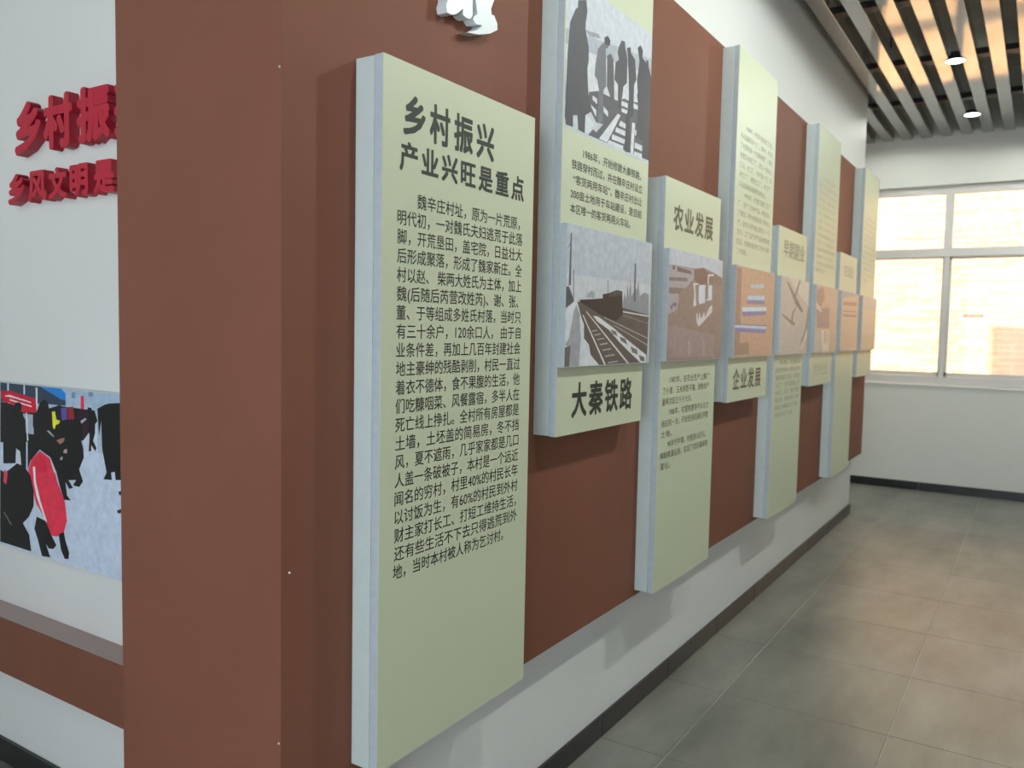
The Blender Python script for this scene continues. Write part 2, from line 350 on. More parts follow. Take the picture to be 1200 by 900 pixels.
PRINTS = {
 'market': [
  ((150,170,190), [2.319,1.218,2.041,1.218,2.042,1.151,2.155,1.143,2.184,1.178,2.312,1.172]),
  ((110,130,150), [2.28,1.21,2.265,1.21,2.265,1.194,2.281,1.193]),
  ((110,130,150), [2.197,1.215,2.175,1.215,2.176,1.203,2.198,1.203]),
  ((60,70,85), [2.673,1.219,2.439,1.218,2.312,1.187,2.312,1.169,2.391,1.168,2.675,1.159]),
  ((50,120,190), [2.447,1.219,2.334,1.218,2.311,1.204,2.312,1.184,2.335,1.186]),
  ((190,200,210), [2.632,1.217,2.623,1.218,2.624,1.195,2.633,1.194]),
  ((190,200,210), [2.538,1.217,2.53,1.216,2.531,1.189,2.539,1.188]),
  ((190,200,210), [2.471,1.212,2.46,1.212,2.462,1.144,2.47,1.141]),
  ((30,32,38), [2.675,1.159,2.639,1.157,2.466,1.141,2.352,1.167,2.169,1.166,2.155,1.138,2.216,1.079,2.681,1.032]),
  ((190,40,60), [2.67,1.19,2.62,1.194,2.473,1.179,2.466,1.139,2.552,1.135,2.621,1.158,2.648,1.156,2.666,1.169]),
  ((235,200,205), [2.647,1.179,2.62,1.182,2.499,1.169,2.495,1.165,2.62,1.176,2.646,1.175]),
  ((235,200,205), [2.621,1.17,2.495,1.157,2.495,1.153,2.619,1.165]),
  ((150,160,175), [2.543,1.131,2.488,1.131,2.485,1.073,2.537,1.073]),
  ((185,192,205), [2.591,1.022,2.53,1.028,2.532,0.973,2.584,0.967]),
  ((25,27,32), [2.664,1.099,2.64,1.134,2.622,1.13,2.586,1.16,2.564,1.164,2.547,1.156,2.556,1.135,2.531,1.114,2.529,1.055,2.532,0.968,2.558,0.97,2.565,1.015,2.587,1.022,2.593,0.976,2.665,0.968]),
  ((200,205,212), [2.528,1.135,2.521,1.135,2.516,1.052,2.524,1.051]),
  ((28,30,36), [2.471,1.136,2.449,1.169,2.424,1.18,2.404,1.172,2.4,1.157,2.376,1.139,2.37,1.1,2.394,1.08,2.46,1.084,2.489,1.095,2.488,1.126]),
  ((210,210,60), [2.384,1.147,2.368,1.15,2.361,1.127,2.341,1.124,2.349,1.115,2.365,1.111,2.371,1.096,2.381,1.103]),
  ((40,40,60), [2.36,1.166,2.34,1.17,2.328,1.151,2.337,1.124,2.361,1.127]),
  ((90,80,140), [2.336,1.161,2.305,1.166,2.306,1.131,2.333,1.125]),
  ((140,50,60), [2.301,1.166,2.274,1.17,2.267,1.134,2.302,1.131]),
  ((210,60,80), [2.235,1.202,2.221,1.203,2.219,1.169,2.236,1.164]),
  ((60,45,55), [2.251,1.152,2.228,1.167,2.191,1.165,2.186,1.094,2.208,1.08,2.227,1.082,2.229,1.133,2.256,1.135]),
  ((185,192,205), [2.227,1.077,2.155,1.138,2.157,1.055,2.217,1.041]),
  ((30,30,36), [2.202,1.173,2.184,1.172,2.166,1.138,2.167,1.104,2.177,1.082,2.161,1.063,2.168,1.054,2.186,1.069,2.187,1.052,2.2,1.051,2.194,1.093,2.2,1.122]),
  ((22,24,30), [2.155,1.172,2.118,1.186,2.097,1.19,2.045,1.195,2.048,0.988,2.073,0.985,2.077,1.007,2.094,1.003,2.091,0.983,2.13,0.981,2.115,1.001,2.135,1.065,2.137,1.14,2.149,1.097,2.152,1.139]),
  ((26,28,32), [2.52,1.047,2.468,1.088,2.419,1.087,2.394,1.076,2.37,1.1,2.337,1.124,2.259,1.135,2.227,1.057,2.224,1.031,2.248,0.995,2.23,0.963,2.249,0.945,2.28,0.946,2.264,0.963,2.303,0.958,2.28,0.939,2.3,0.933,2.319,0.952,2.312,0.914,2.293,0.901,2.328,0.899,2.351,0.94,2.365,0.973,2.396,1.014,2.453,1.031,2.505,0.994,2.523,0.965]),
  ((150,110,90), [2.363,1.066,2.339,1.074,2.319,1.078,2.323,1.067,2.343,1.057]),
  ((170,150,140), [2.324,1.043,2.308,1.047,2.308,1.034,2.328,1.034]),
  ((170,170,175), [2.344,1.019,2.331,1.023,2.332,1.014,2.344,1.011]),
  ((150,150,155), [2.414,1.09,2.402,1.092,2.374,1.078,2.378,1.074]),
  ((165,165,170), [2.237,1.132,2.214,1.142,2.207,1.139,2.233,1.125]),
  ((215,60,80), [2.519,0.965,2.501,0.997,2.452,1.028,2.401,1.011,2.377,0.981,2.362,0.947,2.339,0.915,2.324,0.895,2.314,0.839,2.331,0.806,2.367,0.786,2.4,0.784,2.42,0.806,2.443,0.839,2.476,0.866,2.496,0.904,2.516,0.938]),
  ((200,50,72), [2.506,0.976,2.454,1.017,2.421,1.003,2.414,0.977,2.439,0.963,2.473,0.961]),
  ((225,210,215), [2.493,0.977,2.48,0.978,2.478,0.934,2.454,0.878,2.421,0.824,2.424,0.81,2.439,0.835,2.475,0.889,2.489,0.932]),
  ((225,210,215), [2.397,1.007,2.385,0.998,2.372,0.972,2.378,0.972]),
  ((20,20,25), [2.477,0.829,2.427,0.823,2.396,0.783,2.372,0.76,2.389,0.746,2.413,0.744,2.429,0.755,2.406,0.718,2.452,0.715,2.471,0.757,2.491,0.791]),
  ((20,20,25), [2.359,0.793,2.331,0.806,2.324,0.781,2.305,0.748,2.309,0.73,2.329,0.727,2.348,0.75]),
  ((18,20,22), [2.684,0.947,2.657,0.941,2.629,0.953,2.584,0.977,2.54,0.972,2.507,0.948,2.491,0.905,2.493,0.859,2.52,0.823,2.556,0.798,2.522,0.768,2.511,0.719,2.694,0.72]),
  ((25,40,35), [2.689,0.823,2.636,0.783,2.602,0.751,2.593,0.729,2.694,0.722]),
  ((120,130,110), [2.671,0.816,2.664,0.817,2.62,0.783,2.627,0.782]),
  ((200,70,90), [2.661,0.95,2.639,0.943,2.649,0.904,2.666,0.912]),
  ((40,40,48), [2.06,0.956,2.048,0.959,2.049,0.947,2.057,0.946]),
  ((60,50,55), [2.068,0.903,2.049,0.91,2.05,0.898,2.065,0.896]),
 ],
 'workers': [
  ((150,156,170), [1.914,2.194,2.478,2.269,2.481,2.142,1.923,2.009]),
  ((128,134,146), [2.028,2.222,2.108,2.235,2.12,2.226,2.05,2.212]),
  ((182,186,194), [1.921,2.155,2.475,2.218,2.483,2.12,1.93,1.973]),
  ((80,80,88), [2.058,2.065,2.112,2.081,2.24,2.084,2.377,2.139,2.484,2.142,2.481,1.954,2.059,1.949,2.112,1.989,2.06,2.022]),
  ((185,190,198), [2.04,1.998,2.095,1.99,2.059,1.953,2.04,1.952]),
  ((185,190,198), [2.242,2.048,2.261,2.047,2.177,1.952,2.125,1.952]),
  ((185,190,198), [2.344,2.045,2.364,2.046,2.357,1.95,2.335,1.949]),
  ((182,187,196), [2.262,2.032,2.3,2.03,2.297,2.016,2.251,2.016]),
  ((182,187,196), [2.233,2.007,2.301,2.009,2.296,1.994,2.228,1.993]),
  ((182,187,196), [2.21,1.982,2.297,1.984,2.291,1.97,2.205,1.967]),
  ((182,187,196), [2.188,1.961,2.285,1.963,2.284,1.952,2.177,1.949]),
  ((182,187,196), [2.365,2.027,2.412,2.029,2.414,2.013,2.365,2.011]),
  ((182,187,196), [2.366,1.99,2.422,1.99,2.423,1.973,2.365,1.973]),
  ((182,187,196), [2.363,1.962,2.421,1.965,2.422,1.951,2.361,1.948]),
  ((182,187,196), [2.08,2.061,2.108,2.058,2.108,2.043,2.08,2.049]),
  ((182,187,196), [2.07,2.034,2.104,2.027,2.103,2.007,2.076,2.026]),
  ((182,187,196), [2.148,2.047,2.177,2.039,2.178,2.024,2.149,2.032]),
  ((182,187,196), [2.264,2.09,2.308,2.093,2.309,2.079,2.265,2.077]),
  ((182,187,196), [2.268,2.07,2.31,2.072,2.31,2.061,2.266,2.059]),
  ((182,187,196), [2.281,2.125,2.305,2.147,2.32,2.103,2.289,2.101]),
  ((182,187,196), [2.346,2.104,2.38,2.104,2.381,2.091,2.348,2.088]),
  ((182,187,196), [2.345,2.131,2.37,2.14,2.379,2.112,2.35,2.108]),
  ((70,70,78), [1.983,2.285,2.029,2.301,2.036,2.274,2.029,2.242,2.028,2.225,2.049,2.183,2.051,2.145,2.044,2.124,2.052,2.069,2.072,2.015,2.04,1.998,2.038,1.949,2.001,1.951,1.994,1.988,1.969,1.982,1.971,1.952,1.931,1.95,1.925,1.972,1.932,2.131,1.942,2.216,1.97,2.258,1.982,2.266]),
  ((98,98,108), [2.142,2.237,2.164,2.247,2.18,2.236,2.166,2.215,2.152,2.208,2.161,2.106,2.145,2.092,2.145,2.001,2.111,1.994,2.117,2.085,2.104,2.111,2.088,2.116,2.091,2.147,2.105,2.195,2.126,2.213,2.143,2.223]),
  ((60,60,66), [2.142,2.237,2.164,2.247,2.18,2.239,2.177,2.223,2.151,2.22,2.143,2.223]),
  ((170,172,180), [2.111,1.994,2.148,1.997,2.107,1.966,2.083,1.971]),
  ((78,78,86), [2.162,2.191,2.184,2.205,2.203,2.192,2.216,2.079,2.241,2.064,2.23,2.051,2.194,2.058,2.186,2.087,2.165,2.107]),
  ((68,68,76), [2.218,2.197,2.236,2.238,2.253,2.261,2.275,2.265,2.281,2.246,2.296,2.218,2.298,2.151,2.274,2.134,2.26,2.068,2.241,2.064,2.237,2.13,2.212,2.139]),
  ((160,164,172), [2.203,2.197,2.225,2.227,2.238,2.202,2.221,2.19]),
  ((62,62,70), [2.291,2.251,2.316,2.26,2.32,2.244,2.35,2.234,2.364,2.178,2.349,2.158,2.349,2.067,2.324,2.051,2.337,1.952,2.296,1.949,2.298,2.056,2.316,2.081,2.31,2.159,2.299,2.225]),
  ((60,60,68), [2.367,2.273,2.387,2.287,2.405,2.276,2.403,2.254,2.452,2.24,2.475,2.213,2.476,2.118,2.474,1.955,2.425,1.957,2.421,2.006,2.373,2.007,2.387,2.097,2.368,2.179,2.383,2.237]),
  ((70,70,78), [2.43,2.253,2.448,2.258,2.455,2.235,2.438,2.236]),
 ],
 'railway': [
  ((140,143,152), [2.035,1.502,2.044,1.513,2.068,1.523,2.084,1.515,2.085,1.502]),
  ((126,130,138), [2.271,1.489,2.28,1.529,2.294,1.505,2.298,1.56,2.311,1.511,2.319,1.577,2.332,1.517,2.346,1.533,2.37,1.544,2.378,1.57,2.392,1.519,2.415,1.531,2.434,1.534,2.461,1.528,2.466,1.459,2.278,1.47]),
  ((85,88,98), [1.936,1.666,1.943,1.669,1.944,1.531,1.932,1.528]),
  ((95,98,108), [1.916,1.625,1.933,1.639,1.935,1.637,1.92,1.623]),
  ((80,82,90), [1.912,1.525,1.934,1.526,1.963,1.492,1.959,1.478,1.915,1.468]),
  ((110,112,120), [1.955,1.571,1.961,1.571,1.963,1.492,1.958,1.492]),
  ((183,188,196), [1.905,1.468,1.963,1.487,1.982,1.488,2.133,1.308,1.91,1.308]),
  ((140,142,148), [1.964,1.465,1.978,1.479,1.998,1.453,2.007,1.389,2.001,1.308,1.94,1.309,1.942,1.363,1.912,1.372,1.941,1.389]),
  ((100,92,90), [1.913,1.365,1.951,1.369,1.945,1.309,1.912,1.309]),
  ((92,82,78), [1.982,1.488,2.122,1.494,2.466,1.464,2.462,1.305,2.412,1.306,2.122,1.309,2.068,1.343,2.057,1.371,2.026,1.389,2.024,1.426,2.003,1.453]),
  ((190,192,198), [2.077,1.452,2.108,1.451,2.213,1.419,2.308,1.385,2.455,1.337,2.458,1.306,2.412,1.312,2.322,1.349,2.25,1.38,2.18,1.414,2.104,1.437]),
  ((110,105,105), [2.191,1.416,2.23,1.409,2.237,1.395,2.203,1.403]),
  ((100,98,98), [2.254,1.395,2.296,1.387,2.309,1.37,2.263,1.382]),
  ((110,105,105), [2.333,1.365,2.384,1.354,2.391,1.338,2.347,1.346]),
  ((100,98,98), [2.397,1.338,2.443,1.329,2.444,1.316,2.411,1.319]),
  ((190,190,190), [2.013,1.453,2.019,1.453,2.166,1.308,2.155,1.308]),
  ((190,190,190), [2.032,1.463,2.038,1.463,2.327,1.304,2.312,1.305]),
  ((150,145,140), [2.145,1.451,2.471,1.39,2.472,1.386,2.145,1.448]),
  ((150,145,140), [2.212,1.429,2.466,1.369,2.467,1.365,2.213,1.426]),
  ((120,112,108), [2.273,1.46,2.468,1.438,2.468,1.435,2.273,1.457]),
  ((185,188,192), [2.272,1.471,2.466,1.462,2.466,1.458,2.273,1.467]),
  ((150,148,145), [2.07,1.41,2.103,1.414,2.106,1.41,2.073,1.407]),
  ((150,148,145), [2.087,1.4,2.126,1.403,2.128,1.4,2.09,1.396]),
  ((150,148,145), [2.104,1.387,2.149,1.391,2.151,1.387,2.107,1.384]),
  ((150,148,145), [2.121,1.373,2.173,1.377,2.175,1.373,2.125,1.369]),
  ((150,148,145), [2.139,1.357,2.197,1.361,2.199,1.357,2.143,1.353]),
  ((150,148,145), [2.157,1.339,2.221,1.343,2.224,1.339,2.161,1.335]),
  ((150,148,145), [2.176,1.32,2.246,1.323,2.249,1.319,2.18,1.316]),
  ((62,56,56), [1.991,1.493,2.134,1.503,2.133,1.515,2.173,1.52,2.223,1.531,2.263,1.53,2.271,1.46,2.223,1.439,2.124,1.456,2.001,1.487]),
  ((80,72,70), [2.173,1.519,2.223,1.53,2.263,1.529,2.265,1.519,2.174,1.508]),
  ((95,98,105), [2.346,1.619,2.357,1.619,2.36,1.503,2.348,1.502]),
  ((120,122,128), [2.162,1.557,2.168,1.557,2.169,1.519,2.164,1.519]),
 ],
 'farm': [
  ((165,170,186), [2.607,1.697,3.167,1.708,3.172,1.625,3.05,1.641,2.959,1.65,2.86,1.64,2.614,1.638]),
  ((152,142,148), [2.608,1.638,2.86,1.635,2.863,1.604,2.804,1.576,2.722,1.543,2.713,1.495,2.677,1.48,2.616,1.469,2.597,1.583]),
  ((120,104,104), [2.612,1.595,2.795,1.602,2.796,1.59,2.611,1.584]),
  ((125,108,106), [2.612,1.561,2.772,1.565,2.722,1.543,2.611,1.54]),
  ((122,92,84), [2.86,1.635,2.959,1.649,3.005,1.633,3.01,1.592,2.893,1.586,2.863,1.604]),
  ((130,104,98), [3.005,1.638,3.098,1.636,3.172,1.623,3.167,1.593,3.056,1.592,3.008,1.607]),
  ((185,186,200), [2.915,1.584,2.98,1.588,2.984,1.522,2.922,1.515,2.913,1.532]),
  ((185,186,198), [3.013,1.59,3.056,1.59,3.058,1.54,3.016,1.536]),
  ((190,185,185), [3.006,1.628,3.067,1.634,3.071,1.627,3.019,1.623,3.016,1.593,3.004,1.592]),
  ((190,185,185), [2.854,1.588,2.907,1.59,2.908,1.585,2.874,1.583,2.894,1.511,2.884,1.506,2.862,1.505,2.869,1.55]),
  ((190,185,185), [2.993,1.535,3.061,1.54,3.062,1.536,2.997,1.53]),
  ((185,178,182), [2.896,1.481,2.906,1.482,2.915,1.457,2.932,1.487,2.943,1.463,2.983,1.489,2.985,1.469,3.041,1.511,3.064,1.515,3.066,1.491,2.937,1.437,2.922,1.434,2.899,1.452]),
  ((100,80,80), [2.62,1.639,2.629,1.64,2.627,1.626,2.62,1.627]),
  ((100,80,80), [2.657,1.637,2.673,1.636,2.671,1.622,2.655,1.623]),
  ((112,92,92), [2.695,1.635,2.833,1.629,2.834,1.617,2.696,1.619]),
  ((110,100,105), [2.644,1.498,2.68,1.513,2.706,1.509,2.688,1.495,2.672,1.503,2.658,1.484]),
  ((145,122,118), [2.607,1.437,3.107,1.403,3.1,1.318,2.605,1.322]),
  ((160,140,138), [2.823,1.382,2.838,1.382,2.848,1.327,2.832,1.325]),
  ((160,140,138), [2.978,1.387,2.99,1.387,3.0,1.325,2.985,1.324]),
 ],
 'workshop': [
  ((150,112,95), [3.339,1.681,3.411,1.682,3.426,1.325,3.333,1.318]),
  ((150,165,175), [3.548,1.623,3.745,1.633,3.752,1.616,3.55,1.606]),
  ((155,175,200), [3.508,1.572,3.764,1.583,3.763,1.564,3.51,1.556]),
  ((120,108,148), [3.503,1.553,3.763,1.561,3.766,1.544,3.497,1.537]),
  ((165,188,215), [3.439,1.521,3.794,1.533,3.801,1.516,3.441,1.503]),
  ((120,108,152), [3.433,1.503,3.788,1.513,3.799,1.498,3.451,1.483]),
  ((95,100,130), [3.338,1.449,3.811,1.451,3.811,1.446,3.339,1.446]),
  ((155,165,212), [3.339,1.446,3.811,1.446,3.813,1.433,3.34,1.435]),
  ((115,108,160), [3.354,1.435,3.799,1.432,3.793,1.414,3.37,1.418]),
  ((145,118,95), [3.42,1.371,3.541,1.375,3.564,1.323,3.411,1.321]),
 ],
 'tools': [
  ((178,170,160), [4.18,1.701,4.587,1.704,4.6,1.565,4.414,1.61]),
  ((118,106,98), [4.134,1.669,4.165,1.668,4.478,1.538,4.452,1.524,4.31,1.566]),
  ((122,110,102), [4.374,1.708,4.402,1.707,4.321,1.6,4.282,1.598]),
  ((130,112,104), [4.238,1.474,4.256,1.521,4.312,1.55,4.335,1.545,4.28,1.511,4.277,1.475]),
  ((120,108,100), [4.068,1.513,4.248,1.48,4.314,1.473,4.311,1.453,4.24,1.466,4.08,1.5]),
  ((125,112,105), [4.578,1.553,4.601,1.56,4.585,1.448,4.48,1.367,4.455,1.373,4.538,1.436]),
  ((190,180,168), [4.589,1.449,4.581,1.402,4.486,1.333,4.467,1.336,4.545,1.402]),
 ],
 'rock': [
  ((162,122,98), [4.793,1.665,4.931,1.683,4.967,1.626,4.904,1.575,4.81,1.577,4.778,1.623]),
  ((150,122,114), [4.768,1.554,5.102,1.576,5.127,1.454,4.811,1.45]),
  ((185,150,130), [4.98,1.68,5.291,1.685,5.291,1.559,5.102,1.576,4.995,1.605]),
  ((190,178,158), [4.919,1.441,5.13,1.443,5.144,1.311,4.968,1.313]),
  ((150,125,105), [5.005,1.436,5.03,1.436,5.039,1.365,5.019,1.365]),
  ((150,125,105), [5.067,1.437,5.085,1.437,5.095,1.364,5.077,1.364]),
  ((175,160,150), [4.768,1.434,4.885,1.43,4.919,1.316,4.769,1.313]),
  ((185,165,160), [4.76,1.596,4.883,1.563,4.936,1.538,4.791,1.555]),
 ],
 'field': [
  ((160,142,152), [5.455,1.707,5.998,1.719,5.997,1.682,5.527,1.649,5.466,1.635]),
  ((150,105,85), [5.501,1.568,5.939,1.575,5.94,1.57,5.503,1.562]),
  ((160,125,105), [5.506,1.548,5.961,1.553,5.949,1.534,5.51,1.53]),
  ((172,120,90), [5.489,1.624,5.941,1.635,5.947,1.61,5.494,1.601]),
 ],
 'empty': [],
}
# ------------------------------------------------------------------ room shell
XW, XE = 6.93, 8.40            # end of the long wall, far wall
YL = 1.23                      # face of the long display wall
TOP = 3.75
struct('wall_left', [(1.30, XW, YL, 1.47, 0, TOP)], M['wall'])
struct('wall_recess', [(1.295, 1.50, 1.47, 4.2, 0, TOP)], M['wall'])
struct('wall_right', [(-3.2, 8.64, -4.2, -4.0, 0, TOP)], M['wall'])
struct('wall_back', [(-3.2, -3.0, -4.0, -2.2, 0, TOP), (-3.2, -3.0, 1.4, 4.2, 0, TOP), (-3.2, -3.0, -2.2, 1.4, 0, 0.5), (-3.2, -3.0, -2.2, 1.4, 2.9, TOP)], M['wall'])
struct('wall_side', [(-3.0, 1.295, 4.0, 4.2, 0, TOP)], M['wall'])
struct('wall_corridor_end', [(XW-0.24, XE, 2.10, 2.365, 0, TOP)], M['wall'])
struct('wall_corridor_side', [(XW-0.24, XW, 1.47, 2.10, 0, TOP)], M['wall'])
# far wall with the window opening  y -1.395..1.485, z 0.98..2.785
WY0, WY1, WZ0, WZ1 = -1.395, 1.485, 0.982, 2.778
struct('wall_far', [(XE, 8.64, -4.0, WY0, 0, TOP), (XE, 8.64, WY1, 2.365, 0, TOP), (XE, 8.64, WY0, WY1, 0, WZ0-0.02), (XE, 8.64, WY0, WY1, WZ1, TOP)], M['wall_far'])
struct('ceiling', [(-3.2, 8.64, -4.2, 2.365, TOP, TOP+0.2), (-3.2, 1.50, 2.365, 4.2, TOP, TOP+0.2)], M['slab'])
ceiling = bpy.data.objects['ceiling']

floor = struct('floor', [(-3.0, XE, -4.0, YL, -0.12, -0.003), (-3.0, 1.295, YL, 4.0, -0.12, -0.003), (XW, XE, YL, 2.10, -0.12, -0.003)], M['grout'])
T = 0.597
tile_cache = {}
def tile(x0, x1, y0, y1):
    g = 0.0016
    x0 += g; x1 -= g; y0 += g; y1 -= g
    if x1-x0 < 0.02 or y1-y0 < 0.02: return
    w, d = round(x1-x0, 4), round(y1-y0, 4)
    if (w, d) not in tile_cache:
        bm = bmesh.new(); box(bm, -w/2, w/2, -d/2, d/2, -0.010, 0)
        bmesh.ops.bevel(bm, geom=[e for e in bm.edges if all(v.co.z > -0.001 for v in e.verts)], offset=0.0008, segments=1, affect='EDGES')
        me = bpy.data.meshes.new('tile'); bm.normal_update(); bm.to_mesh(me); bm.free(); me.materials.append(M['tile'])
        tile_cache[(w, d)] = me
    o = bpy.data.objects.new('tile', tile_cache[(w, d)]); COL.objects.link(o); o.parent = floor
    o.location = ((x0+x1)/2, (y0+y1)/2, 0)
X0, Y0 = 3.122, 0.985          # a corner of the tile grid
for i in range(-11, 10):
    for j in range(-9, 7):
        tx0, ty1 = X0+i*T, Y0+j*T
        tx1, ty0 = tx0+T, ty1-T
        if ty0 > YL-0.02:      # beyond the long wall's line: two arms of the floor
            for (a, b, c) in ((-3.0, 1.295, 4.0), (XW, XE, 2.10)):
                xx0, xx1, yy0, yy1 = max(tx0, a), min(tx1, b), ty0, min(ty1, c)
                if xx1 > xx0 and yy1 > yy0: tile(xx0, xx1, yy0, yy1)
        elif ty1 > YL:         # the row cut by the wall
            for (a, b, c) in ((-3.0, 1.295, ty1), (1.295, XW, YL), (XW, XE, ty1)):
                xx0, xx1 = max(tx0, a), min(tx1, b)
                if xx1 > xx0: tile(xx0, xx1, ty0, c)
        else:
            xx0, xx1, yy0 = max(tx0, -3.0), min(tx1, XE), max(ty0, -4.0)
            if xx1 > xx0 and ty1 > yy0: tile(xx0, xx1, yy0, ty1)

# black skirting, laid in lengths
def skirting(name, segs):
    root = bpy.data.objects.new(name, None); COL.objects.link(root); root['kind'] = 'structure'
    for d in segs: bx('skirting_tile', d, M['black_tile'], root, bevel=0.0015)
    return root
H = 0.076
skirting('baseboard_left', [(x, min(x+0.598, XW), YL-0.012, YL-0.0005, 0.001, H) for x in [1.33+0.6*k for k in range(10)]])
skirting('baseboard_end', [(XW+0.0005, XW+0.012, YL, 1.66, 0.001, H), (XW+0.0005, XW+0.012, 1.662, 2.09, 0.001, H)])
skirting('baseboard_far', [(XE-0.012, XE-0.0005, y, y+0.598, 0.001, H) for y in [1.494-0.6*k for k in range(9)]])
skirting('baseboard_recess', [(1.282, 1.2945, y, y+0.598, 0.001, H) for y in [1.72+0.6*k for k in range(3)]])
skirting('baseboard_right', [(x, x+0.598, -3.9995, -3.988, 0.001, H) for x in [-2.9+0.6*k for k in range(18)]])

# ------------------------------------------------------------------ red boxed-out cladding
RY = 1.155
t1 = struct('trim_1', [(1.32, XW, RY, YL, 0.49, 2.578)], M['red'])
t2 = struct('trim_2', [(1.03, 1.32, RY, 1.655, 0.30, 2.578)], M['red'])
t3 = struct('trim_3', [(1.218, 1.294, 1.656, 3.9, 0.352, 0.519)], M['red'])
bx('ledge_top', (1.2175, 1.2945, 1.656, 3.9, 0.5192, 0.522), M['ledge'], t3)
t1['label'] = 'long brick-red boxed-out board behind the display panels'
t2['label'] = 'brick-red boxed-out corner column at the near end of the wall'
t3['label'] = 'brick-red ledge under the market photograph'
for (x, y, z) in ((1.03, 1.16, 1.865), (1.03, 1.16, 0.63), (1.05, 1.155, 0.95)):
    bm = bmesh.new(); bmesh.ops.create_uvsphere(bm, u_segments=8, v_segments=6, radius=0.0022)
    o = link_mesh('nail_head', bm, M['nail'], t2); o.location = (x, y, z)

# ------------------------------------------------------------------ slatted ceiling
SZ = 3.207
def slat(x0, x1, yc):
    bm = bmesh.new(); L = x1-x0; w = 0.042
    pts = [(-w, 0.001), (-w+0.001, 0), (w-0.001, 0), (w, 0.001), (w, 0.08), (-w, 0.08)]
    a = [bm.verts.new((0, p[0], p[1])) for p in pts]; b = [bm.verts.new((L, p[0], p[1])) for p in pts]
    bm.faces.new(a); bm.faces.new(b[::-1])
    for k in range(6): bm.faces.new((a[k], b[k], b[(k+1) % 6], a[(k+1) % 6]))
    bmesh.ops.recalc_face_normals(bm, faces=bm.faces[:])
    o = link_mesh('ceiling_slat', bm, M['slat'], ceiling)
    o.location = (x0, yc, SZ)
for k in range(-28, 23):
    yc = 0.650 + 0.160*k
    if yc < -3.95 or yc > 3.95: continue
    if yc < 1.2: slat(-2.98, XE-0.01, yc)
    else:
        slat(-2.98, 1.28, yc)
        if yc < 2.05: slat(XW+0.01, XE-0.01, yc)
for x in [5.22-1.19*k for k in range(7)] + [6.40, 7.48]:
    y1 = 3.98 if x < 1.2 else (2.08 if x > XW else YL-0.005)
    bm = bmesh.new(); box(bm, x-0.045, x+0.045, -3.98, y1, SZ+0.081, SZ+0.121)
    link_mesh('carrier_rail', bm, M['black_metal'], ceiling)
    for y in [-3.4+1.1*j for j in range(5)]:
        bx('hanger_rod', (x-0.004, x+0.004, y-0.004, y+0.004, SZ+0.121, TOP-0.001), M['black_metal'], ceiling)
bx('air_duct', (1.6, 5.0, 0.70, 1.12, 3.42, 3.68), M['chrome'], ceiling, bevel=0.01)

def downlight(x, y, label, lit=True):
    t = empty('recessed_downlight', (x, y, SZ-0.004), label, 'downlight', 'round downlights between the ceiling slats')
    bm = bmesh.new()
    prof = [(0.040, 0.020), (0.046, 0.0), (0.060, 0.0), (0.062, 0.004), (0.052, 0.006), (0.052, 0.030)]
    N = 28; rings = []
    for r_, z_ in prof: rings.append([bm.verts.new((r_*math.cos(2*PI*i/N), r_*math.sin(2*PI*i/N), z_)) for i in range(N)])
    for a, b in zip(rings, rings[1:]):
        for i in range(N): bm.faces.new((a[i], a[(i+1) % N], b[(i+1) % N], b[i]))
    link_mesh('housing', bm, M['black_metal'], t, smooth=True)
    bm = bmesh.new(); bmesh.ops.create_circle(bm, cap_ends=True, segments=24, radius=0.056)
    for v in bm.verts: v.co.z = -0.0008
    link_mesh('lamp_face', bm, M['lamp_on'], t)
    d = bpy.data.lights.new('downlight_beam', 'SPOT'); d.energy = 14; d.color = (0.92, 1.0, 0.95); d.spot_size = 2.2; d.spot_blend = 0.8; d.shadow_soft_size = 0.04
    lo = bpy.data.objects.new('downlight_beam', d); COL.objects.link(lo); lo.location = (0, 0, -0.01); lo.parent = t
    return t
downlight(6.15, 0.57, 'round lit downlight between ceiling slats, farther from the end wall')
downlight(7.67, 0.57, 'round lit downlight between ceiling slats, nearest the window wall')

# ------------------------------------------------------------------ window
win = bpy.data.objects.new('window_1', None); COL.objects.link(win); win['kind'] = 'structure'
FX0, FX1 = 8.455, 8.515
def fbox(name, y0, y1, z0, z1, x0=FX0, x1=FX1, mat='upvc', parent=win, bevel=0.003):
    return bx(name, (x0, x1, y0, y1, z0, z1), M[mat], parent, bevel=bevel)
fbox('head_frame', WY0, WY1, 2.705, WZ1)
fbox('bottom_frame', WY0, WY1, WZ0, 1.055)
fbox('transom', WY0, WY1, 2.142, 2.220)
fbox('side_frame', WY1-0.06, WY1, 1.055, 2.705); fbox('side_frame', WY0, WY0+0.06, 1.055, 2.705)
for k, yc in enumerate((0.765, 0.045, -0.675)):
    fbox('mullion', yc-0.034, yc+0.034, 2.22, 2.705)
    fbox('mullion', yc-0.022, yc+0.022, 1.055, 2.142)
bays = [(0.765, WY1-0.06), (0.045, 0.765), (-0.675, 0.045), (WY0+0.06, -0.675)]
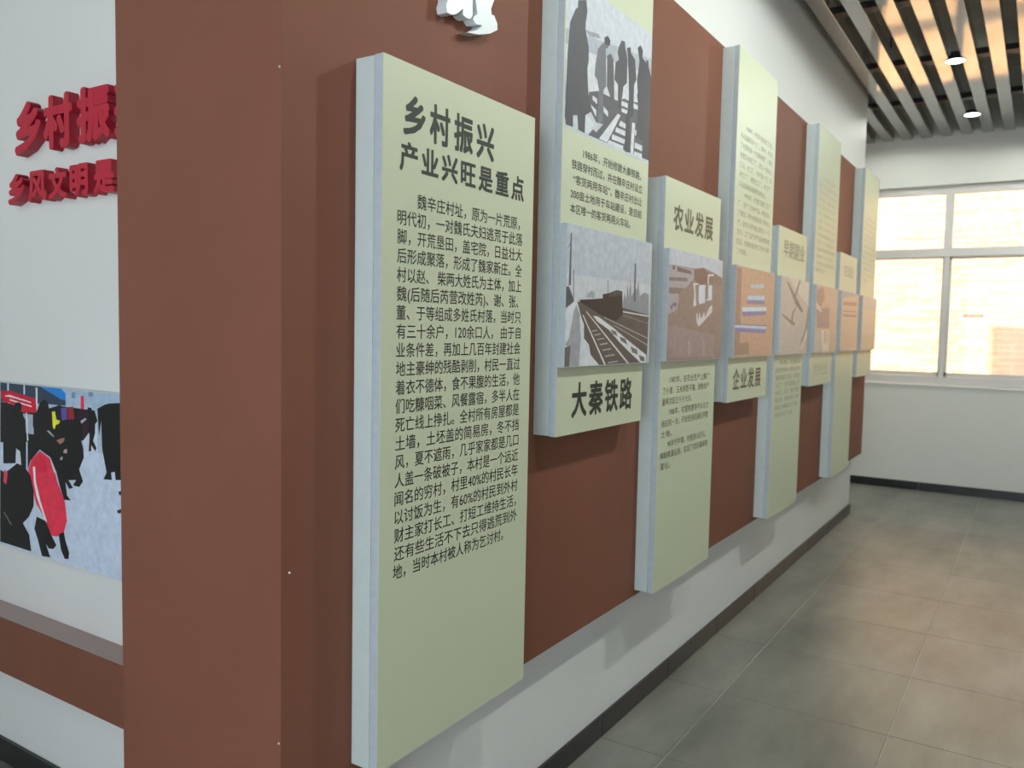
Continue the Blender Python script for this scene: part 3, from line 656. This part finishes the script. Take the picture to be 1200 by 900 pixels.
for k, (a, b) in enumerate(bays):
    bm = bmesh.new(); box(bm, 8.484, 8.488, a+0.004, b-0.004, 2.222, 2.703); link_mesh('glass_pane', bm, M['glass'], win)
    s = bx('sash', (8.470, 8.500, a+0.024, a+0.044, 1.057, 2.140), M['upvc'], win, bevel=0.002) if False else None
    bm = bmesh.new()
    y0, y1, z0, z1 = a+0.023, b-0.023, 1.057, 2.140
    w = 0.012 if k % 2 == 0 else 0.018
    xs = (8.472, 8.492) if k % 2 == 0 else (8.478, 8.505)
    for d in ((y0, y1, z0, z0+0.035), (y0, y1, z1-w, z1), (y0, y0+w, z0, z1), (y1-w, y1, z0, z1)): box(bm, xs[0], xs[1], *d)
    sash = link_mesh('sash_frame', bm, M['upvc'], win)
    bm = bmesh.new(); xc = sum(xs)/2; box(bm, xc-0.002, xc+0.002, y0+w, y1-w, z0+0.035, z1-w); link_mesh('glass_pane', bm, M['glass'], sash)
lt = bx('sash_latch', (8.440, 8.456, 0.742, 0.760, 1.50, 1.545), M['upvc'], win, bevel=0.004)
bx('sash_latch', (8.440, 8.456, 0.80, 0.835, 1.06, 1.10), M['upvc'], win, bevel=0.004)
bx('window_sill', (8.385, 8.455, WY0-0.01, WY1+0.01, WZ0-0.02, WZ0), M['sill'], win, bevel=0.003)

# ------------------------------------------------------------------ outside: brick wall across the alley
BX = 9.60
alley = struct('ground_outside', [(8.64, BX+0.3, -9, 12, -0.25, -0.15)], M['ground'])
bw = struct('wall_brick_outside', [(BX+0.0045, BX+0.26, -9, 12, -0.15, 3.6)], M['mortar'])
bw['label'] = 'orange brick wall close outside the window'
course, blen, gap = 0.063, 0.25, 0.011
meshes = {}
def brick_mesh(L):
    key_ = round(L, 3)
    if key_ not in meshes:
        bm = bmesh.new(); box(bm, 0, 0.05, 0, L-gap, 0, course-gap)
        bmesh.ops.bevel(bm, geom=[e for e in bm.edges if all(v.co.x < 0.01 for v in e.verts)], offset=0.002, segments=1, affect='EDGES')
        me = bpy.data.meshes.new('brick'); bm.normal_update(); bm.to_mesh(me); bm.free(); me.materials.append(M['brick'])
        meshes[key_] = me
    return meshes[key_]
rest = bmesh.new(); nb = 0
zb = -0.15; row = 0
while zb < 3.55:
    header = (row % 4 == 3)
    L = 0.125 if header else 0.25
    y = -3.0 + (0.125 if row % 2 else 0) + random.uniform(-0.01, 0.01)
    while y < 4.0:
        inview = (0.95 < zb < 2.92 and 0.0 < y+L and y < 1.62)
        hole = (1.63 < zb+0.03 < 1.70 and 0.60 < y+L/2 < 0.76)
        if hole:
            bx('broken_brick_hole', (BX+0.002, BX+0.03, y+0.02, y+L-gap-0.03, zb+0.004, zb+course-gap-0.006), M['hole_dark'], bw, bevel=0.004)  # thin stub coloured as the shade of the missing-brick hole
        elif inview and nb < 300:
            o = bpy.data.objects.new('brick', brick_mesh(L)); COL.objects.link(o); o.parent = bw
            o.location = (BX+random.uniform(-0.003, 0.003), y, zb); nb += 1
        else: box(rest, BX, BX+0.03, y, y+L-gap, zb, zb+course-gap)
        y += L
    zb += course; row += 1
r_ = link_mesh('brick_courses', rest, M['brick'], bw); r_['kind'] = 'stuff'

# ------------------------------------------------------------------ display panels
FY = 1.085                     # printed face
PZ = 1.0645                    # face of the raised photographs
CREAM_LABELS = [
 'tall cream text panel nearest the corner column, headed with two bold lines and no photograph',
 'cream panel with two railway photographs, bold title at its foot',
 'cream panel with brown farm photograph, bold title at its top and three short paragraphs',
 'cream panel with photograph of blue shapes on tan, title at its foot',
 'cream panel with grey photograph of crossed tools, glare-paled title at its top',
 'cream panel with brown patchy photograph at its middle, third from the window',
 'narrow-looking cream panel with lilac-and-tan photograph, second from the window end',
 'last cream panel at the window end of the wall, with pale tan photograph',
]
panels = []
for k in range(8):
    x0 = (1.217, 1.915, 2.622, 3.345, 4.032, 4.768, 5.455, 6.160)[k]
    x1 = x0 + 0.560 + (0.01 if k in (3, 5, 7) else 0.0)
    z0, z1 = (0.508, 1.932) if k % 2 == 0 else (1.123, 2.570)
    p = empty('display_panel', ((x0+x1)/2, RY, z0), CREAM_LABELS[k], 'display panel', 'cream display panels on the long red board')
    ox, oy, oz = p.location
    def pb(name, d, mat, parent=p, bevel=0.0):
        return bx(name, (d[0]-ox, d[1]-ox, d[2]-oy, d[3]-oy, d[4]-oz, d[5]-oz), M[mat], parent, bevel)
    pb('backing_board', (x0, x1-0.003, FY+0.022, RY-0.0005, z0+0.002, z1-0.002), 'foam', bevel=0.001)
    fb = pb('front_board', (x0+0.001, x1, FY+0.0015, FY+0.0215, z0, z1), 'foam2', bevel=0.001)
    pb('printed_sheet', (x0+0.001, x1, FY, FY+0.0014, z0, z1), 'cream')
    panels.append((p, x0, x1, z0, z1))
    if k:
        pz0, pz1 = 1.311, 1.692
        ph = pb('photo_board', (x0+0.002, x1+0.003, PZ, FY-0.0002, pz0, pz1), 'foam2', bevel=0.0006)

def ppar(k): return panels[k][0]
# panel 1
body = ['　　魏辛庄村址，原为一片荒原，', '明代初，一对魏氏夫妇逃荒于此落', '脚，开荒垦田，盖宅院，日益壮大', '后形成聚落，形成了魏家新庄。全',
 '村以赵、 柴两大姓氏为主体，加上', '魏(后随后芮营改姓芮)、谢、张、', '董、于等组成多姓氏村落，当时只', '有三十余户，120余口人， 由于自',
 '业条件差，再加上几百年封建社会', '地主豪绅的残酷剥削，村民一直过', '着衣不德体，食不果腹的生活，他', '们吃糠咽菜、风餐露宿，多半人在',
 '死亡线上挣扎。全村所有房屋都是', '土墙，土坯盖的简易房，冬不挡', '风，夏不遮雨，几乎家家都是几口', '人盖一条破被子，本村是一个远近',
 '闻名的穷村，村里40%的村民长年', '以讨饭为生，有60%的村民到外村', '财主家打长工、打短工维持生活，', '还有些生活不下去只得逃荒到外', '地，当时本村被人称为乞讨村。']
TY = FY-0.0004
ends = {0: (1.324, 1.722), 5: (1.263, 1.722), 6: (1.263, 1.729), 20: (1.260, 1.668)}
ls = []
for i, s in enumerate(body):
    a, b = ends.get(i, (1.263, 1.729))
    zc = 1.6655 - 0.03775*i
    if s.endswith(('，', '、')): b -= 0.006
    ls.append((s.strip('　'), a, b, zc-0.0145, zc+0.0145))
lettering('body_lettering', ls, TY, M['ink'], ppar(0), bold=0.007)
lettering('title_lettering', [('乡村振兴', 1.278, 1.598, 1.794, 1.869), ('产业兴旺是重点', 1.268, 1.731, 1.722, 1.776)], TY, M['ink'], ppar(0), bold=0.027, spaced=0.83)
# panel 2
b2 = [('1986年，开始修建大秦铁路，', 2.033, 2.420), ('铁路穿村而过，并在魏辛庄村设立', 1.970, 2.433), ('“客货两用车站”，魏辛庄村出让', 1.980, 2.433),
      ('200亩土地用于车站建设，是目前', 1.967, 2.433), ('本区唯一的客货两用火车站。', 1.967, 2.350)]
lettering('body_lettering', [(s, a, b, 1.8945-0.039*i-0.0125, 1.8945-0.039*i+0.0125) for i, (s, a, b) in enumerate(b2)], TY, M['ink'], ppar(1), bold=0.007)
lettering('title_lettering', [('大秦铁路', 2.001, 2.400, 1.170, 1.262)], TY, M['ink'], ppar(1), bold=0.026, spaced=0.88)
# panel 3
lettering('title_lettering', [('农业发展', 2.700, 3.102, 1.764, 1.848)], TY, M['ink_olive'], ppar(2), bold=0.026, spaced=0.88)
b3 = [('1987年，在农业生产上推广', 2.711, 3.119), ('了小麦、玉米两茬平播，使粮食产', 2.653, 3.119), ('量再次跃过千斤大关。', 2.651, 2.935), ('1988年，村里购置铁牛55马力', 2.711, 3.119),
      ('拖拉机一台，开始使用机械化平整', 2.650, 3.118), ('土地。', 2.650, 2.745), ('90年代中期，村投资13万元，', 2.710, 3.100), ('购制喷灌设施，实现了农田灌溉喷', 2.648, 3.121), ('灌化。', 2.646, 2.742)]
lettering('body_lettering', [(s, a, b, 1.245-0.0375*i-0.0122, 1.245-0.0375*i+0.0122) for i, (s, a, b) in enumerate(b3)], TY, M['ink_olive'], ppar(2), bold=0.002)
# panel 4
b4 = [('1984年，村里开始办起了企业，', 3.470, 3.869), ('先后建成多个厂，其中，村办', 3.400, 3.869), ('了村里的第一个农机修理厂，并有', 3.400, 3.869), ('村里又办起了厂，职工一百多人', 3.400, 3.869),
      ('工人，大工厂，年产值一万，年', 3.400, 3.869), ('利工厂，建筑工厂，木工厂', 3.400, 3.860), ('以及运输队和建筑队等企业。', 3.400, 3.790), ('1990年，村里又建了工厂', 3.475, 3.869),
      ('厂，生产了多种产品，村民收入', 3.397, 3.869), ('了增加，并为村里安排了劳动力', 3.397, 3.869), ('产，全村人均年收入增长了一千', 3.397, 3.869), ('至今，工厂生产的产品远销各地', 3.397, 3.869),
      ('区县，村里的经济有了很大发展', 3.397, 3.869), ('了村民。', 3.397, 3.540)]
lettering('body_lettering', [(s, a, b, 2.265-0.0393*i-0.0115, 2.265-0.0393*i+0.0115) for i, (s, a, b) in enumerate(b4)], TY, M['ink_veiled'], ppar(3))
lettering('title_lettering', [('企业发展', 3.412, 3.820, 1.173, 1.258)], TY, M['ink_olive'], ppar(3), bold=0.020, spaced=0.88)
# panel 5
lettering('title_lettering', [('早期副业', 4.126, 4.543, 1.792, 1.874)], TY, M['ink_veiled'], ppar(4), bold=0.018)
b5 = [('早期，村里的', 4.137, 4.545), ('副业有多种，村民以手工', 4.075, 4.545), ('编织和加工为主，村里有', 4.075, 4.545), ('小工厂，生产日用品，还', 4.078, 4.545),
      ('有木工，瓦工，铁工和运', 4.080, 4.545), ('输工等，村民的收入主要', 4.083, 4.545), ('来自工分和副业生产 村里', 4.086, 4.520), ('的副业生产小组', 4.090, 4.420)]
lettering('body_lettering', [(s, a, b, 1.272-0.0372*i-0.0115, 1.272-0.0372*i+0.0115) for i, (s, a, b) in enumerate(b5)], TY, M['ink_veiled'], ppar(4))
# panels 6 to 8: too soft in the photograph to read
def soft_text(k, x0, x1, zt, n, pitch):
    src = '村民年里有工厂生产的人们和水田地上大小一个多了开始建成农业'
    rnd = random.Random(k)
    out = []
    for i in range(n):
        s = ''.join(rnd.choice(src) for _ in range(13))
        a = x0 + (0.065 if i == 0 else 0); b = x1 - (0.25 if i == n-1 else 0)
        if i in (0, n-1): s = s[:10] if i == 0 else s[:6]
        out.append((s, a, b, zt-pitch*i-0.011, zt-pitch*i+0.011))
    lettering('body_lettering', out, TY, M['ink_veiled_far'], ppar(k))
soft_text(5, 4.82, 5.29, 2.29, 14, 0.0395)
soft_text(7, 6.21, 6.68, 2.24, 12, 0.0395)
lettering('title_lettering', [('村办企业', 4.87, 5.22, 1.180, 1.250)], TY, M['ink_veiled_far'], ppar(5), bold=0.0)
lettering('title_lettering', [('农田建设', 5.58, 5.90, 1.79, 1.86)], TY, M['ink_veiled'], ppar(6), bold=0.0)

# photographs (raised boards carry them; the upper railway one is printed on the sheet)
def photo(k, key_, base, gain=0.70):
    p, x0, x1, z0, z1 = panels[k]
    board = [c for c in p.children if c.name.startswith('photo_board')][0]
    o = print_sheet('photo_print', PRINTS[key_], (x0+0.004, x1+0.001, 1.313, 1.690), base, 'y', PZ-0.0002, p, gain)
    o.parent = board; return o
print_sheet('photo_print', PRINTS['workers'], (1.921, 2.474, 1.943, 2.342), [(1.943, 2.342, (172, 178, 190))], 'y', FY-0.0003, panels[1][0], 0.70)
photo(1, 'railway', [(1.313, 1.50, (170, 175, 182)), (1.50, 1.56, (172, 178, 186)), (1.56, 1.690, (160, 168, 182))])
photo(2, 'farm', [(1.313, 1.690, (138, 114, 106))])
photo(3, 'workshop', [(1.313, 1.690, (176, 136, 108))], 0.64)
photo(4, 'tools', [(1.313, 1.690, (168, 156, 146))], 0.64)
photo(5, 'rock', [(1.313, 1.690, (182, 148, 126))], 0.64)
photo(6, 'field', [(1.313, 1.690, (188, 156, 126))], 0.64)
photo(7, 'empty', [(1.313, 1.42, (188, 164, 132)), (1.42, 1.60, (194, 168, 140)), (1.60, 1.690, (184, 164, 150))], 0.64)

# ------------------------------------------------------------------ market photograph on the recessed white wall
mp = empty('mounted_photo', (1.2945, 2.40, 0.711), 'large mounted photograph of a crowded winter market on the recessed white wall', 'photograph')
b_ = bx('photo_board', (-0.018, -0.0005, -0.70, 0.75, 0.0, 0.508), M['foam'], mp, bevel=0.001)
o = print_sheet('photo_print', PRINTS['market'], (1.702, 3.148, 0.713, 1.217), [(0.713, 1.05, (178, 190, 208)), (1.05, 1.217, (158, 176, 194))], 'x', 1.2763, mp, 0.72, 1.0)
o.parent = b_; o.matrix_parent_inverse = Matrix.Identity(4)

# ------------------------------------------------------------------ raised characters
def solid_char(s, name, label, group, ya, yb, z0, z1, x_front, x_wall, bold, mats):
    vs, fs = text_geo(s, bold, extrude=0.5)
    a0 = min(v.x for v in vs); a1 = max(v.x for v in vs); b0 = min(v.y for v in vs); b1 = max(v.y for v in vs)
    yc, zc = (ya+yb)/2, (z0+z1)/2
    V = []
    per = len(vs)//8
    for i, v in enumerate(vs):
        y = ya + (v.x-a0)/(a1-a0)*(yb-ya); z = z0 + (v.y-b0)/(b1-b0)*(z1-z0)
        x = x_wall - 0.0002 if v.z < 0 else x_front + 0.00012*(i//per)
        V.append((x-x_wall, y-yc, z-zc))
    me = bpy.data.meshes.new(name); me.from_pydata(V, [], fs); me.update()
    for q in mats: me.materials.append(q)
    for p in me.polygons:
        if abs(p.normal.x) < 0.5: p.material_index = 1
    o = bpy.data.objects.new(name, me); COL.objects.link(o); o.location = (x_wall, yc, zc)
    return tag(o, label, 'character', group)
RL = (M['letter_red'], M['letter_side'])
up = [('乡', 2.539, 2.395, 'first, leftmost'), ('村', 2.383, 2.236, 'second'), ('振', 2.216, 2.060, 'third'), ('兴', 2.044, 1.890, 'fourth, mostly behind the column')]
for s, a, b, w in up:
    solid_char(s, 'raised_character', 'large raised red character, upper line on white wall, %s' % w, 'large raised red characters, upper line', a, b, 1.882, 2.030, 1.264, 1.294, 0.045, RL)
lo_ = [('乡', 2.582, 2.487, 'first, leftmost'), ('风', 2.470, 2.370, 'second'), ('文', 2.362, 2.268, 'third'), ('明', 2.254, 2.165, 'fourth'), ('是', 2.140, 2.045, 'fifth, beside the column')]
for s, a, b, w in lo_:
    solid_char(s, 'raised_character', 'smaller raised red character in the lower line on the white wall, %s' % w, 'smaller raised red characters, lower line', a, b, 1.745, 1.832, 1.264, 1.294, 0.045, RL)

# white brush-style character on the red board above the first panel
def brush_part(bm, pts, y_front, y_back):
    a = [bm.verts.new((x, y_front, z)) for x, z in pts]; b = [bm.verts.new((x, y_back, z)) for x, z in pts]
    fa = bm.faces.new(a); fb = bm.faces.new(b[::-1])
    n = len(pts)
    for i in range(n): bm.faces.new((a[i], b[i], b[(i+1) % n], a[(i+1) % n]))
    bm.normal_update(); bmesh.ops.triangulate(bm, faces=[fa, fb])
bm = bmesh.new()
brush_part(bm, [(1.47, 2.095), (1.466, 2.108), (1.472, 2.123), (1.470, 2.16), (1.485, 2.25), (1.470, 2.34), (1.500, 2.40), (1.530, 2.34), (1.55, 2.30), (1.545, 2.24), (1.562, 2.19), (1.565, 2.118), (1.557, 2.109), (1.543, 2.106), (1.529, 2.108), (1.528, 2.122), (1.505, 2.103), (1.485, 2.095)], RY-0.028, RY-0.0005)
brush_part(bm, [(1.577, 2.157), (1.574, 2.20), (1.590, 2.26), (1.575, 2.33), (1.60, 2.39), (1.66, 2.38), (1.665, 2.32), (1.640, 2.26), (1.655, 2.20), (1.650, 2.181), (1.638, 2.158), (1.641, 2.145), (1.651, 2.147), (1.665, 2.132), (1.666, 2.118), (1.635, 2.1), (1.592, 2.085), (1.54, 2.074), (1.583, 2.092), (1.604, 2.109), (1.578, 2.104), (1.566, 2.111), (1.57, 2.119), (1.584, 2.128)], RY-0.028, RY-0.0005)
bmesh.ops.recalc_face_normals(bm, faces=bm.faces[:])
tag(link_mesh('raised_brush_character', bm, M['letter_white']), 'white raised brush-style character on the red board above the first panel', 'character')
bm = bmesh.new()
brush_part(bm, [(1.30, 2.150), (1.33, 2.138), (1.36, 2.150), (1.39, 2.135), (1.41, 2.16), (1.43, 2.26), (1.40, 2.36), (1.33, 2.38), (1.30, 2.30)], RY-0.028, RY-0.0005)
bmesh.ops.recalc_face_normals(bm, faces=bm.faces[:])
tag(link_mesh('raised_brush_character', bm, M['letter_white']), 'white raised brush-style character at the picture top, nearer the corner column', 'character')
